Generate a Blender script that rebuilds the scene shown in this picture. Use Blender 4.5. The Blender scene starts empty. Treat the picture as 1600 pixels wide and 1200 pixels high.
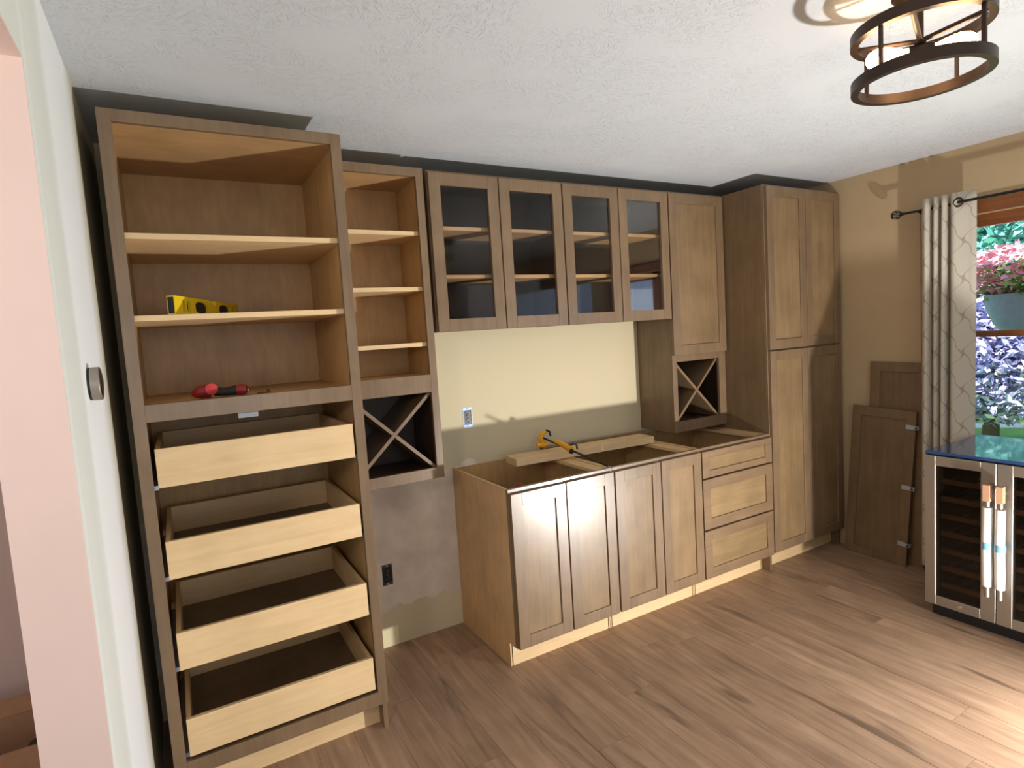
import bpy, bmesh, math, random
from mathutils import Vector, Matrix
random.seed(7)
K = 0.0254          # the scene is measured in inches and built in metres
C = bpy.context.scene.collection
sc = bpy.context.scene

# ------------------------------------------------------------------ camera
cam_d = bpy.data.cameras.new('camera'); cam = bpy.data.objects.new('camera', cam_d); C.objects.link(cam)
yaw, pit, rol = [math.radians(a) for a in (29.85, -4.889, -3.642)]
fw = Vector((math.sin(yaw)*math.cos(pit), math.cos(yaw)*math.cos(pit), math.sin(pit)))
rt = Vector((math.cos(yaw), -math.sin(yaw), 0)); up = rt.cross(fw)
rt2 = rt*math.cos(rol)+up*math.sin(rol); up2 = -rt*math.sin(rol)+up*math.cos(rol)
M4 = Matrix((( rt2.x, up2.x, -fw.x, 5.405*K), (rt2.y, up2.y, -fw.y, -113.684*K), (rt2.z, up2.z, -fw.z, 62.229*K), (0, 0, 0, 1)))
cam.matrix_world = M4
cam_d.sensor_width = 36; cam_d.lens = 36*910.86/1600; cam_d.clip_start = 0.02; cam_d.clip_end = 200
sc.camera = cam

# ------------------------------------------------------------------ world, lights, exposure
vs = sc.view_settings
vs.view_transform = 'Standard'; vs.look = 'None'; vs.gamma = 1.0; vs.exposure = 0.0; vs.use_curve_mapping = False
world = bpy.data.worlds.new('world'); sc.world = world; world.use_nodes = True
bg = world.node_tree.nodes['Background']; bg.inputs[0].default_value = (0.50, 0.68, 1.0, 1); bg.inputs[1].default_value = 1.3

def lamp(name, kind, loc, energy, color=(1, 1, 1), target=None, size=None, size_y=None, radius=None, spread=None):
    d = bpy.data.lights.new(name, kind); d.energy = energy; d.color = color
    if size is not None:
        d.size = size*K
        if size_y is not None: d.shape = 'RECTANGLE'; d.size_y = size_y*K
        else: d.shape = 'DISK'
    if spread is not None: d.spread = math.radians(spread)
    if radius is not None: d.shadow_soft_size = radius*K
    o = bpy.data.objects.new(name, d); C.objects.link(o); o.location = Vector(loc)*K
    if target is not None:
        o.rotation_euler = (Vector(target)-Vector(loc)).to_track_quat('-Z', 'Y').to_euler()
    return o
# the sun over the garden (from behind the house) and the area lights of the room
sun = lamp('sun', 'SUN', (300, 100, 300), 10.0, (1, .96, .90), target=(300+110, 100+15, 300-120)); sun.data.angle = math.radians(1)
lamp('sun_patch_light', 'AREA', (116, -102, 7.0), 84, (1, .975, .94), target=(30, -18, 84), size=4.2)  # area light in place of an unseen sunlit patch on the floor
lamp('patio_daylight', 'AREA', (150, -150, 50), 7, (.86, .93, 1), target=(20, -70, 60), size=60, size_y=75)
lamp('rear_fill', 'AREA', (20, -222, 58), 34, (.90, .95, 1), target=(60, 0, 50), size=90, size_y=60)  # added fill in front of the closed rear wall, no window there
lamp('side_room_fill', 'AREA', (-28, -105, 78), 11, (1, .90, .82), target=(40, -20, 22), size=12)  # warm light aimed through the opening as added fill from the left

# ------------------------------------------------------------------ materials
def lin(c):
    return tuple(((v/255)/12.92 if v/255 <= .04045 else ((v/255+.055)/1.055)**2.4) for v in c)+(1,)
def newmat(name):
    m = bpy.data.materials.new(name); m.use_nodes = True
    nt = m.node_tree; b = nt.nodes['Principled BSDF']
    return m, nt, b
def N(nt, t, **kw):
    n = nt.nodes.new(t)
    for k, v in kw.items():
        if k in n.inputs: n.inputs[k].default_value = v
        else: setattr(n, k, v)
    return n
def plain(name, rgb, rough=.5, metal=0., noise=0., nscale=30, bump=0., emit=None, estr=0., coat=0.):
    m, nt, b = newmat(name)
    b.inputs['Base Color'].default_value = lin(rgb); b.inputs['Roughness'].default_value = rough; b.inputs['Metallic'].default_value = metal
    b.inputs['Coat Weight'].default_value = coat
    if noise or bump:
        tc = N(nt, 'ShaderNodeTexCoord'); no = N(nt, 'ShaderNodeTexNoise', Scale=nscale, Detail=5.0)
        nt.links.new(tc.outputs['Object'], no.inputs['Vector'])
        if noise:
            mx = N(nt, 'ShaderNodeMix', data_type='RGBA', blend_type='MULTIPLY'); mx.inputs[0].default_value = 1
            mr = N(nt, 'ShaderNodeMapRange'); mr.inputs[1].default_value = .25; mr.inputs[2].default_value = .75
            mr.inputs[3].default_value = 1-noise; mr.inputs[4].default_value = 1+noise
            nt.links.new(no.outputs[0], mr.inputs[0]); mx.inputs[6].default_value = lin(rgb)
            nt.links.new(mr.outputs[0], mx.inputs[7]); nt.links.new(mx.outputs[2], b.inputs['Base Color'])
        if bump:
            bp = N(nt, 'ShaderNodeBump', Strength=bump, Distance=.002)
            nt.links.new(no.outputs[0], bp.inputs['Height']); nt.links.new(bp.outputs[0], b.inputs['Normal'])
    if emit: b.inputs['Emission Color'].default_value = lin(emit); b.inputs['Emission Strength'].default_value = estr
    return m
def wood(name, c1, c2, rough=.4, along='z', freq=26., stretch=14., blotch=.10, vary=.06, spec=.5, coat=0., streak=0.):
    """stained or clear wood: long fine figure along one axis plus soft blotches, each object a little different"""
    m, nt, b = newmat(name); L = nt.links.new
    tc = N(nt, 'ShaderNodeTexCoord'); oi = N(nt, 'ShaderNodeObjectInfo')
    add = N(nt, 'ShaderNodeVectorMath', operation='ADD'); sca = N(nt, 'ShaderNodeVectorMath', operation='SCALE'); sca.inputs['Scale'].default_value = 7.3
    cmb = N(nt, 'ShaderNodeCombineXYZ')
    for i in range(3): L(oi.outputs['Random'], cmb.inputs[i])
    L(cmb.outputs[0], sca.inputs[0]); L(tc.outputs['Object'], add.inputs[0]); L(sca.outputs[0], add.inputs[1])
    mp = N(nt, 'ShaderNodeMapping'); s = [freq]*3; s['xyz'.index(along)] = freq/stretch; mp.inputs['Scale'].default_value = s
    L(add.outputs[0], mp.inputs[0])
    n1 = N(nt, 'ShaderNodeTexNoise', Scale=1.0, Detail=6.0, Roughness=.62, Distortion=.9); L(mp.outputs[0], n1.inputs['Vector'])
    n2 = N(nt, 'ShaderNodeTexNoise', Scale=7.0, Detail=3.0); L(add.outputs[0], n2.inputs['Vector'])
    mr = N(nt, 'ShaderNodeMapRange'); mr.inputs[1].default_value = .3; mr.inputs[2].default_value = .7; L(n1.outputs[0], mr.inputs[0])
    mx = N(nt, 'ShaderNodeMix', data_type='RGBA'); L(mr.outputs[0], mx.inputs[0]); mx.inputs[6].default_value = lin(c1); mx.inputs[7].default_value = lin(c2)
    r2 = N(nt, 'ShaderNodeMapRange'); r2.inputs[1].default_value = .3; r2.inputs[2].default_value = .7; r2.inputs[3].default_value = 1-blotch; r2.inputs[4].default_value = 1+blotch
    L(n2.outputs[0], r2.inputs[0])
    r3 = N(nt, 'ShaderNodeMapRange'); r3.inputs[3].default_value = 1-vary; r3.inputs[4].default_value = 1+vary; L(oi.outputs['Random'], r3.inputs[0])
    mu = N(nt, 'ShaderNodeMath', operation='MULTIPLY'); L(r2.outputs[0], mu.inputs[0]); L(r3.outputs[0], mu.inputs[1])
    m2 = N(nt, 'ShaderNodeMix', data_type='RGBA', blend_type='MULTIPLY'); m2.inputs[0].default_value = 1
    if streak:
        ms = N(nt, 'ShaderNodeMapping'); q = [9.0]*3; q['xyz'.index(along)] = 1.5; ms.inputs['Scale'].default_value = q; L(add.outputs[0], ms.inputs[0])
        ns = N(nt, 'ShaderNodeTexNoise', Scale=1.0, Detail=3.0, Distortion=.6); L(ms.outputs[0], ns.inputs['Vector'])
        rs = N(nt, 'ShaderNodeMapRange', interpolation_type='SMOOTHSTEP'); rs.inputs[1].default_value = .60; rs.inputs[2].default_value = .74; rs.inputs[3].default_value = 1; rs.inputs[4].default_value = 1-streak; L(ns.outputs[0], rs.inputs[0])
        mk = N(nt, 'ShaderNodeMath', operation='MULTIPLY'); L(mu.outputs[0], mk.inputs[0]); L(rs.outputs[0], mk.inputs[1]); mu = mk
    L(mx.outputs[2], m2.inputs[6]); L(mu.outputs[0], m2.inputs[7]); L(m2.outputs[2], b.inputs['Base Color'])
    b.inputs['Roughness'].default_value = rough; b.inputs['Specular IOR Level'].default_value = spec; b.inputs['Coat Weight'].default_value = coat; b.inputs['Coat Roughness'].default_value = .22
    bp = N(nt, 'ShaderNodeBump', Strength=.06, Distance=.001); L(n1.outputs[0], bp.inputs['Height']); L(bp.outputs[0], b.inputs['Normal'])
    return m
W_FRAME = wood('stained_maple', (129, 105, 79), (115, 92, 68), .36, 'z', coat=.3)
W_RAIL = wood('stained_maple_rail', (129, 105, 79), (115, 92, 68), .38, 'x')
W_PANEL = wood('stained_maple_panel', (139, 114, 82), (122, 98, 69), .34, 'z', blotch=.13, coat=.3)
W_PANELX = wood('stained_maple_panel_wide', (146, 121, 86), (128, 104, 73), .36, 'x', blotch=.13)
W_SIDE = wood('stained_side', (124, 100, 72), (109, 87, 61), .45, 'z')
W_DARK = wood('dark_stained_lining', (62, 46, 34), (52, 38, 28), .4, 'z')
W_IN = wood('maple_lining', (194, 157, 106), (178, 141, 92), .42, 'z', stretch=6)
W_BASE = wood('maple_cabinet_side', (216, 180, 132), (200, 164, 116), .45, 'z', stretch=6)
W_INX = wood('maple_lining_wide', (198, 160, 114), (184, 146, 100), .42, 'x', stretch=6)
W_LIGHT = wood('clear_maple', (230, 200, 154), (216, 182, 134), .45, 'x', stretch=10, blotch=.05)
W_LIGHTY = wood('clear_maple_lengthwise', (226, 194, 146), (212, 178, 128), .5, 'y', stretch=10, blotch=.05)
W_OAK = wood('window_oak', (140, 84, 46), (112, 64, 34), .35, 'y')
W_OAKZ = wood('window_oak_upright', (140, 84, 46), (112, 64, 34), .35, 'z')
W_FLOOR = wood('floor_plank', (180, 149, 122), (138, 110, 88), .45, 'y', freq=20, stretch=12, blotch=.08, vary=.07, spec=.4, streak=.5)
METAL = plain('satin_steel', (168, 160, 150), .46, 1, noise=.04, nscale=200)
CHROME = plain('bright_chrome', (220, 222, 225), .12, 1)
ZINC = plain('galvanised_steel', (175, 185, 205), .35, .8)
BRONZE = plain('dark_bronze', (62, 48, 40), .42, .6)
COPPER = plain('warm_bronze_inside', (120, 84, 62), .35, .7)
BLACK = plain('black_enamel', (14, 14, 16), .35)
BLACKTOP = plain('black_top_sky_tint', (30, 58, 104), .14, coat=.6)  # blue of the reflected sky is put into the black top's colour
RUBBER = plain('black_rubber', (26, 26, 28), .6)
YELLOW = plain('yellow_plastic', (238, 202, 30), .4)
YELLOW2 = plain('amber_plastic', (226, 162, 28), .4)
RED = plain('red_plastic', (140, 26, 30), .3)
BROWN = plain('brown_card', (178, 136, 104), .8, noise=.08)
WHITEFOAM = plain('white_foam_wrap', (226, 222, 216), .7)
BLUETAPE = plain('blue_tape', (110, 170, 200), .6)
DARKGLASS = None

def glass(name, tint=(255, 255, 255), refl=1.0, trans=1.0):
    m = bpy.data.materials.new(name); m.use_nodes = True; nt = m.node_tree; nt.nodes.clear()
    out = N(nt, 'ShaderNodeOutputMaterial'); tr = N(nt, 'ShaderNodeBsdfTransparent'); gl = N(nt, 'ShaderNodeBsdfGlossy'); mx = N(nt, 'ShaderNodeMixShader'); fr = N(nt, 'ShaderNodeFresnel'); fr.inputs[0].default_value = 1.5
    t = lin(tint); tr.inputs[0].default_value = (t[0]*trans, t[1]*trans, t[2]*trans, 1); gl.inputs['Roughness'].default_value = .03
    mu = N(nt, 'ShaderNodeMath', operation='MULTIPLY'); mu.inputs[1].default_value = refl
    nt.links.new(fr.outputs[0], mu.inputs[0]); nt.links.new(mu.outputs[0], mx.inputs[0]); nt.links.new(tr.outputs[0], mx.inputs[1]); nt.links.new(gl.outputs[0], mx.inputs[2]); nt.links.new(mx.outputs[0], out.inputs[0])
    return m
GLASS = glass('clear_pane', refl=.35); TINTED = glass('tinted_cooler_pane', (205, 200, 196), .8)

def ceiling_mat():
    m, nt, b = newmat('textured_white_ceiling'); L = nt.links.new
    b.inputs['Roughness'].default_value = .85; b.inputs['Base Color'].default_value = lin((207, 210, 215))
    tc = N(nt, 'ShaderNodeTexCoord'); n0 = N(nt, 'ShaderNodeTexNoise', Scale=5.0, Detail=2.0); L(tc.outputs['Object'], n0.inputs['Vector'])
    mp = N(nt, 'ShaderNodeVectorMath', operation='MULTIPLY_ADD'); mp.inputs[1].default_value = (.5, .5, .5); L(n0.outputs['Color'], mp.inputs[0]); L(tc.outputs['Object'], mp.inputs[2])
    v = N(nt, 'ShaderNodeTexVoronoi', Scale=13.0); L(mp.outputs[0], v.inputs['Vector'])
    # every stomp of the brush gets its own direction of short ridges
    sep = N(nt, 'ShaderNodeSeparateColor'); L(v.outputs['Color'], sep.inputs[0])
    ang = N(nt, 'ShaderNodeMath', operation='MULTIPLY'); ang.inputs[1].default_value = 6.28; L(sep.outputs[0], ang.inputs[0])
    ro = N(nt, 'ShaderNodeVectorRotate', rotation_type='Z_AXIS'); L(tc.outputs['Object'], ro.inputs['Vector']); L(ang.outputs[0], ro.inputs['Angle'])
    ms = N(nt, 'ShaderNodeMapping'); ms.inputs['Scale'].default_value = (44, 165, 44); L(ro.outputs[0], ms.inputs[0])
    n2 = N(nt, 'ShaderNodeTexNoise', Scale=1.0, Detail=3.0, Distortion=1.2); L(ms.outputs[0], n2.inputs['Vector'])
    mr = N(nt, 'ShaderNodeMapRange', interpolation_type='SMOOTHSTEP'); mr.inputs[1].default_value = .52; mr.inputs[2].default_value = .68; L(n2.outputs[0], mr.inputs[0])
    n3 = N(nt, 'ShaderNodeTexNoise', Scale=3.2, Detail=2.0); L(tc.outputs['Object'], n3.inputs['Vector'])
    r3 = N(nt, 'ShaderNodeMapRange'); r3.inputs[1].default_value = .34; r3.inputs[2].default_value = .52; L(n3.outputs[0], r3.inputs[0])
    mu = N(nt, 'ShaderNodeMath', operation='MULTIPLY'); L(mr.outputs[0], mu.inputs[0]); L(r3.outputs[0], mu.inputs[1])
    bp = N(nt, 'ShaderNodeBump', Strength=.55, Distance=.0035); L(mu.outputs[0], bp.inputs['Height']); L(bp.outputs[0], b.inputs['Normal'])
    return m
M_CEIL = ceiling_mat()

def zone_box(nt, sep, x0, x1, z0, z1, soft=.002, wob=None):
    """1 inside a rectangle of the wall (metres), with an optional wobble added to the edges"""
    L = nt.links.new; outs = []
    for ax, lo, hi in ((0, x0, x1), (2, z0, z1)):
        src = sep.outputs[ax]
        if wob is not None:
            a = N(nt, 'ShaderNodeMath', operation='ADD'); L(src, a.inputs[0]); L(wob, a.inputs[1]); src = a.outputs[0]
        for e0, e1 in ((lo-soft, lo+soft), (hi+soft, hi-soft)):
            r = N(nt, 'ShaderNodeMapRange'); r.inputs[1].default_value = e0; r.inputs[2].default_value = e1; L(src, r.inputs[0]); outs.append(r.outputs[0])
    p = outs[0]
    for q in outs[1:]:
        m = N(nt, 'ShaderNodeMath', operation='MULTIPLY'); L(p, m.inputs[0]); L(q, m.inputs[1]); p = m.outputs[0]
    return p
def back_wall_mat():
    m, nt, b = newmat('tan_painted_drywall'); L = nt.links.new; b.inputs['Roughness'].default_value = .75
    tc = N(nt, 'ShaderNodeTexCoord'); sep = N(nt, 'ShaderNodeSeparateXYZ'); L(tc.outputs['Object'], sep.inputs[0])
    n = N(nt, 'ShaderNodeTexNoise', Scale=9.0, Detail=4.0); L(tc.outputs['Object'], n.inputs['Vector'])
    w = N(nt, 'ShaderNodeMath', operation='MULTIPLY_ADD'); w.inputs[1].default_value = .16; w.inputs[2].default_value = -.08; L(n.outputs[0], w.inputs[0])
    n2 = N(nt, 'ShaderNodeTexNoise', Scale=4.0, Detail=5.0); L(tc.outputs['Object'], n2.inputs['Vector'])
    mud = N(nt, 'ShaderNodeMix', data_type='RGBA'); mud.inputs[6].default_value = lin((206, 192, 178)); mud.inputs[7].default_value = lin((230, 216, 200))
    rr = N(nt, 'ShaderNodeMapRange'); rr.inputs[1].default_value = .4; rr.inputs[2].default_value = .6; L(n2.outputs[0], rr.inputs[0]); L(rr.outputs[0], mud.inputs[0])
    z1 = zone_box(nt, sep, -1., 60*K, 8.2*K, 35*K, .002, w.outputs[0])
    mx = N(nt, 'ShaderNodeMix', data_type='RGBA'); mx.inputs[6].default_value = lin((208, 194, 160)); L(mud.outputs[2], mx.inputs[7]); L(z1, mx.inputs[0])
    z2 = zone_box(nt, sep, 33*K, 39.9*K, -.1, 4.0*K, .002)
    m3 = N(nt, 'ShaderNodeMix', data_type='RGBA'); L(mx.outputs[2], m3.inputs[6]); m3.inputs[7].default_value = lin((240, 226, 186)); L(z2, m3.inputs[0])
    L(m3.outputs[2], b.inputs['Base Color'])
    return m
def left_wall_mat():
    """white joint compound over tan paint: bare tan only next to the cabinet"""
    m, nt, b = newmat('white_plastered_wall'); L = nt.links.new; b.inputs['Roughness'].default_value = .8
    tc = N(nt, 'ShaderNodeTexCoord'); sep = N(nt, 'ShaderNodeSeparateXYZ'); L(tc.outputs['Object'], sep.inputs[0])
    n = N(nt, 'ShaderNodeTexNoise', Scale=3.0, Detail=3.0); L(tc.outputs['Object'], n.inputs['Vector'])
    a = N(nt, 'ShaderNodeMath', operation='MULTIPLY_ADD'); a.inputs[1].default_value = .14; L(n.outputs[0], a.inputs[0]); L(sep.outputs[1], a.inputs[2])
    r = N(nt, 'ShaderNodeMapRange'); r.inputs[1].default_value = -28*K; r.inputs[2].default_value = -20*K; L(a.outputs[0], r.inputs[0])
    mx = N(nt, 'ShaderNodeMix', data_type='RGBA'); mx.inputs[6].default_value = lin((238, 240, 242)); mx.inputs[7].default_value = lin((202, 190, 160)); L(r.outputs[0], mx.inputs[0])
    r2 = N(nt, 'ShaderNodeMapRange'); r2.inputs[1].default_value = -47*K; r2.inputs[2].default_value = -42*K; L(a.outputs[0], r2.inputs[0])
    m2 = N(nt, 'ShaderNodeMix', data_type='RGBA'); m2.inputs[6].default_value = lin((218, 220, 214)); L(mx.outputs[2], m2.inputs[7]); L(r2.outputs[0], m2.inputs[0])
    L(m2.outputs[2], b.inputs['Base Color'])
    bp = N(nt, 'ShaderNodeBump', Strength=.3, Distance=.01); L(n.outputs[0], bp.inputs['Height']); L(bp.outputs[0], b.inputs['Normal'])
    return m
M_BACK = back_wall_mat(); M_LEFT = left_wall_mat()
M_RIGHT = plain('tan_wall_paint', (184, 161, 125), .7, noise=.03, nscale=6)
M_PINK = plain('pink_wall_paint', (228, 204, 196), .8, noise=.02, nscale=8)
M_WHITE = plain('off_white_paint', (214, 214, 208), .7)

# ------------------------------------------------------------------ mesh helpers (inches in, metres out)
class MB:
    def __init__(s): s.v = []; s.f = []
    def box(s, x0, x1, y0, y1, z0, z1, mtx=None):
        x0, x1 = sorted((x0, x1)); y0, y1 = sorted((y0, y1)); z0, z1 = sorted((z0, z1)); b = len(s.v)
        for p in ((x0,y0,z0),(x1,y0,z0),(x1,y1,z0),(x0,y1,z0),(x0,y0,z1),(x1,y0,z1),(x1,y1,z1),(x0,y1,z1)):
            p = Vector(p); s.v.append(mtx @ p if mtx else p)
        s.f += [[b+i for i in q] for q in ((0,3,2,1),(4,5,6,7),(0,1,5,4),(1,2,6,5),(2,3,7,6),(3,0,4,7))]
        return s
    def prism(s, pts, a0, a1, axis='y'):
        """a polygon (two coordinates) pushed along an axis"""
        b = len(s.v); n = len(pts)
        for a in (a0, a1):
            for p, q in pts: s.v.append(Vector({'y': (p, a, q), 'x': (a, p, q), 'z': (p, q, a)}[axis]))
        s.f.append(list(range(b, b+n))[::-1]); s.f.append(list(range(b+n, b+2*n)))
        for i in range(n): j = (i+1) % n; s.f.append([b+i, b+j, b+n+j, b+n+i])
        return s
    def tube(s, pts, r, seg=12, caps=True, closed=False):
        pts = [Vector(p) for p in pts]; n = len(pts); rr = r if isinstance(r, (list, tuple)) else [r]*n
        t = (pts[1]-pts[0]).normalized(); ref = Vector((0, 0, 1)) if abs(t.z) < .9 else Vector((1, 0, 0)); u = t.cross(ref).normalized(); b = len(s.v)
        for i, p in enumerate(pts):
            if closed: t = (pts[(i+1) % n]-pts[i-1]).normalized()
            else: t = (pts[min(i+1, n-1)]-pts[max(i-1, 0)]).normalized()
            u = (u-t*u.dot(t)).normalized(); w = t.cross(u)
            for k in range(seg):
                a = 2*math.pi*k/seg; s.v.append(p+(u*math.cos(a)+w*math.sin(a))*rr[i])
        for i in range(n if closed else n-1):
            for k in range(seg):
                i2 = (i+1) % n
                s.f.append([b+i*seg+k, b+i*seg+(k+1) % seg, b+i2*seg+(k+1) % seg, b+i2*seg+k])
        if caps and not closed:
            s.f.append([b+k for k in range(seg)][::-1]); s.f.append([b+(n-1)*seg+k for k in range(seg)])
        return s
    def lathe(s, prof, c, axis='z', seg=24, closed=False):
        """profile of (radius, height) turned about an axis through c"""
        c = Vector(c); b = len(s.v); n = len(prof)
        for r, h in prof:
            for k in range(seg):
                a = 2*math.pi*k/seg; x, y = r*math.cos(a), r*math.sin(a)
                s.v.append(c+Vector({'z': (x, y, h), 'x': (h, x, y), 'y': (y, h, x)}[axis]))
        for i in range(n if closed else n-1):
            for k in range(seg):
                i2 = (i+1) % n; s.f.append([b+i*seg+k, b+i*seg+(k+1) % seg, b+i2*seg+(k+1) % seg, b+i2*seg+k])
        if not closed:
            if prof[0][0] > 1e-6: s.f.append([b+k for k in range(seg)][::-1])
            if prof[-1][0] > 1e-6: s.f.append([b+(n-1)*seg+k for k in range(seg)])
        return s
    def build(s, name, mat, parent=None, origin=(0, 0, 0), bevel=0., smooth=False, kind=None, label=None, mods=None):
        org = Vector(parent['_o']) if parent is not None else Vector(origin)
        me = bpy.data.meshes.new(name); me.from_pydata([(v-org)*K for v in s.v], [], s.f)
        bm = bmesh.new(); bm.from_mesh(me); bmesh.ops.recalc_face_normals(bm, faces=bm.faces)
        if bevel: bmesh.ops.bevel(bm, geom=bm.edges[:], offset=bevel*K, segments=1, affect='EDGES', clamp_overlap=True)
        bm.to_mesh(me); bm.free(); me.materials.append(mat)
        if smooth:
            me.shade_smooth() if hasattr(me, 'shade_smooth') else None
            try: me.set_sharp_from_angle(angle=math.radians(38))
            except Exception: pass
        o = bpy.data.objects.new(name, me); C.objects.link(o); o['_o'] = tuple(org)
        if parent is not None: o.parent = parent
        else: o.location = org*K
        if kind: o['kind'] = kind
        if label: o['label'] = label
        return o
def thing(name, label, cat, loc, group=None):
    o = bpy.data.objects.new(name, None); C.objects.link(o); o.location = Vector(loc)*K; o['_o'] = tuple(loc)
    o.empty_display_size = .05; o['label'] = label; o['category'] = cat
    if group: o['group'] = group
    return o
def tag(o, label, cat, group=None):
    o['label'] = label; o['category'] = cat
    if group: o['group'] = group
    return o
def B(*a, **k): return MB().box(*a, **k)
def struct(name, mb, mat, parent=None, origin=(0, 0, 0)): return mb.build(name, mat, parent, origin, kind='structure')

# ------------------------------------------------------------------ the room
ZC = 96.2; XL = -2.23; XR = 157.1; YB = -232.
struct('wall_back', B(XL-5, XR+6, 0, 5, 0, ZC), M_BACK)
struct('ceiling', B(-90, XR+6, YB-5, 60, ZC, ZC+4), M_CEIL)
lw = MB().box(XL-4.6, XL, -56.3, 0, 0, ZC).box(XL-4.6, XL, -140, -56.3, 85.3, ZC).box(XL-4.6, XL, YB, -140, 0, ZC)
struct('wall_left', lw, M_LEFT)
# a low ridge of joint compound runs down the left wall beside the wall dial
rid = MB()
rid.prism([(-56.28, XL), (-45.8, XL), (-46.4, XL+.10), (-49, XL+.22), (-53, XL+.22), (-55.6, XL+.12)], 0, ZC-.1, 'z')
rid.v = [Vector((v.y, v.x, v.z)) for v in rid.v]
struct('trim_corner_plaster', rid, M_LEFT)
rw = MB(); WY0, WY1, WZ0, WZ1 = -46.2, -92., 27., 81.6
rw.box(XR, XR+6, WY0, 0, 0, ZC).box(XR, XR+6, WY1, WY0, 0, WZ0).box(XR, XR+6, WY1, WY0, WZ1, ZC)
rw.box(XR, XR+6, -104, WY1, 0, ZC).box(XR, XR+6, -176, -104, 82, ZC).box(XR, XR+6, YB, -176, 0, ZC)
struct('wall_right', rw, M_RIGHT)
struct('wall_rear', MB().box(-90, XR+6, YB-5, YB, 0, ZC), M_RIGHT)
# side room seen through the opening in the left wall
# the end of the left wall at the opening is painted like the side room
struct('trim_opening_end', MB().box(XL-4.62, XL-.03, -56.42, -56.3, 0, 85.3), M_PINK)
struct('trim_opening_head', MB().box(XL-4.62, XL-.03, -140, -56.42, 85.18, 85.3), M_PINK)
struct('wall_side_room_far', MB().box(-90, XL-5, -.5, 4, 0, ZC), M_PINK)
struct('wall_side_room_end', MB().box(-94, -90, YB, 38, 0, ZC), M_PINK)

# floor: slab plus single planks
fl = struct('floor', MB().box(-94, XR+6, YB-5, 60, -3, -.32), W_FLOOR)
PW = 5.9; seam0 = 118.9; gap = .012
shared = {}
row = 0
x = seam0-PW*21
rng = random.Random(3)
while x < XR:
    xa, xb = max(x+gap, XL+.02), min(x+PW-gap, XR-.02)
    if xb-xa > .4:
        off = rng.uniform(0, 48)
        i_row = round((x-seam0)/PW)
        if i_row == -6: off = (33.6 % 48)
        if i_row == -1: off = (37.0 % 48)
        if i_row == -15: off = (19.0 % 48)
        y = 0-off if off > 3 else -off-48
        ys = [-.05, y]
        while ys[-1] > -160: ys.append(ys[-1]-48)
        for a, b_ in zip(ys, ys[1:]):
            Lg = a-b_-.04; w = xb-xa; key = (round(w, 2), round(Lg, 2))
            if key not in shared:
                mb = MB(); bz = .03
                mb.prism([(-w/2, -.3), (w/2, -.3), (w/2, -bz), (w/2-bz, 0), (-w/2+bz, 0), (-w/2, -bz)], -Lg/2, Lg/2, 'y')
                o = mb.build('plank', W_FLOOR, None); shared[key] = o.data
            else:
                o = bpy.data.objects.new('plank', shared[key]); C.objects.link(o)
            o.parent = fl; o.location = Vector(((xa+xb)/2, (a+b_)/2, 0))*K
    x += PW; row += 1

# ------------------------------------------------------------------ window
wn = MB().box(XR-.8, XR, WY0-.0, WY0+2.7, 24.5, 84.3).box(XR-.8, XR, WY1-2.7, WY1, 24.5, 84.3).box(XR-.85, XR, WY1, WY0, 81.6, 84.3).box(XR-2.2, XR, WY1-3, WY0+3, 26, 27)
wf = struct('window_1', wn, W_OAK)
sf = MB()
ZM = 55.7
for (a, b_) in ((WY0-.02, (WY0+WY1)/2), ((WY0+WY1)/2, WY1+.02)):
    sf.box(XR+2.5, XR+4.2, a, a-1.9, 27, 81.6).box(XR+2.5, XR+4.2, b_+1.9, b_, 27, 81.6)
    sf.box(XR+2.5, XR+4.2, a, b_, 79, 81.6).box(XR+2.5, XR+4.2, a, b_, 27, 29.4).box(XR+2.2, XR+4.2, a, b_, ZM-.65, ZM+.65)
so = sf.build('sash', W_OAK, wf)
for (a, b_) in ((WY0-1.9, (WY0+WY1)/2+1.9), ((WY0+WY1)/2-1.9, WY1+1.9)):
    B(XR+3.3, XR+3.42, a, b_, 29.4, ZM-.65).build('pane', GLASS, so)
    B(XR+3.3, XR+3.42, a, b_, ZM+.65, 79).build('pane', GLASS, so)

# ------------------------------------------------------------------ cabinet builders
def shaker(parent, name, x0, x1, yf, z0, z1, st=2.3, rl=2.3, th=.75, pane=None, wide=False, mat=None):
    """a frame-and-panel door; front face at yf (towards the camera is -y)"""
    yb = yf+th; mb = MB()
    mb.box(x0, x0+st, yf, yb, z0, z1).box(x1-st, x1, yf, yb, z0, z1)
    mb.box(x0+st, x1-st, yf, yb, z0, z0+rl).box(x0+st, x1-st, yf, yb, z1-rl, z1)
    d = mb.build(name, mat or W_FRAME, parent, bevel=.04)
    if pane: B(x0+st-.2, x1-st+.2, yf+.42, yf+.54, z0+rl-.2, z1-rl+.2).build('glass_pane', pane, d)
    else: B(x0+st-.25, x1-st+.25, yf+.30, yf+.55, z0+rl-.25, z1-rl+.25).build('panel', W_PANELX if wide else W_PANEL, d)
    return d
def frame(parent, x0, x1, yf, z0, z1, rails, st=1.5, th=.75, name='face_frame', st_r=None):
    """stiles from z0 to z1 and rails given as (z0, z1)"""
    d = MB().box(x0, x0+st, yf, yf+th, z0, z1).box(x1-(st_r or st), x1, yf, yf+th, z0, z1)
    for a, b_ in rails: d.box(x0+st, x1-(st_r or st), yf, yf+th, a, b_)
    return d.build(name, W_FRAME, parent, bevel=.03)

H = 93.17
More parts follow.
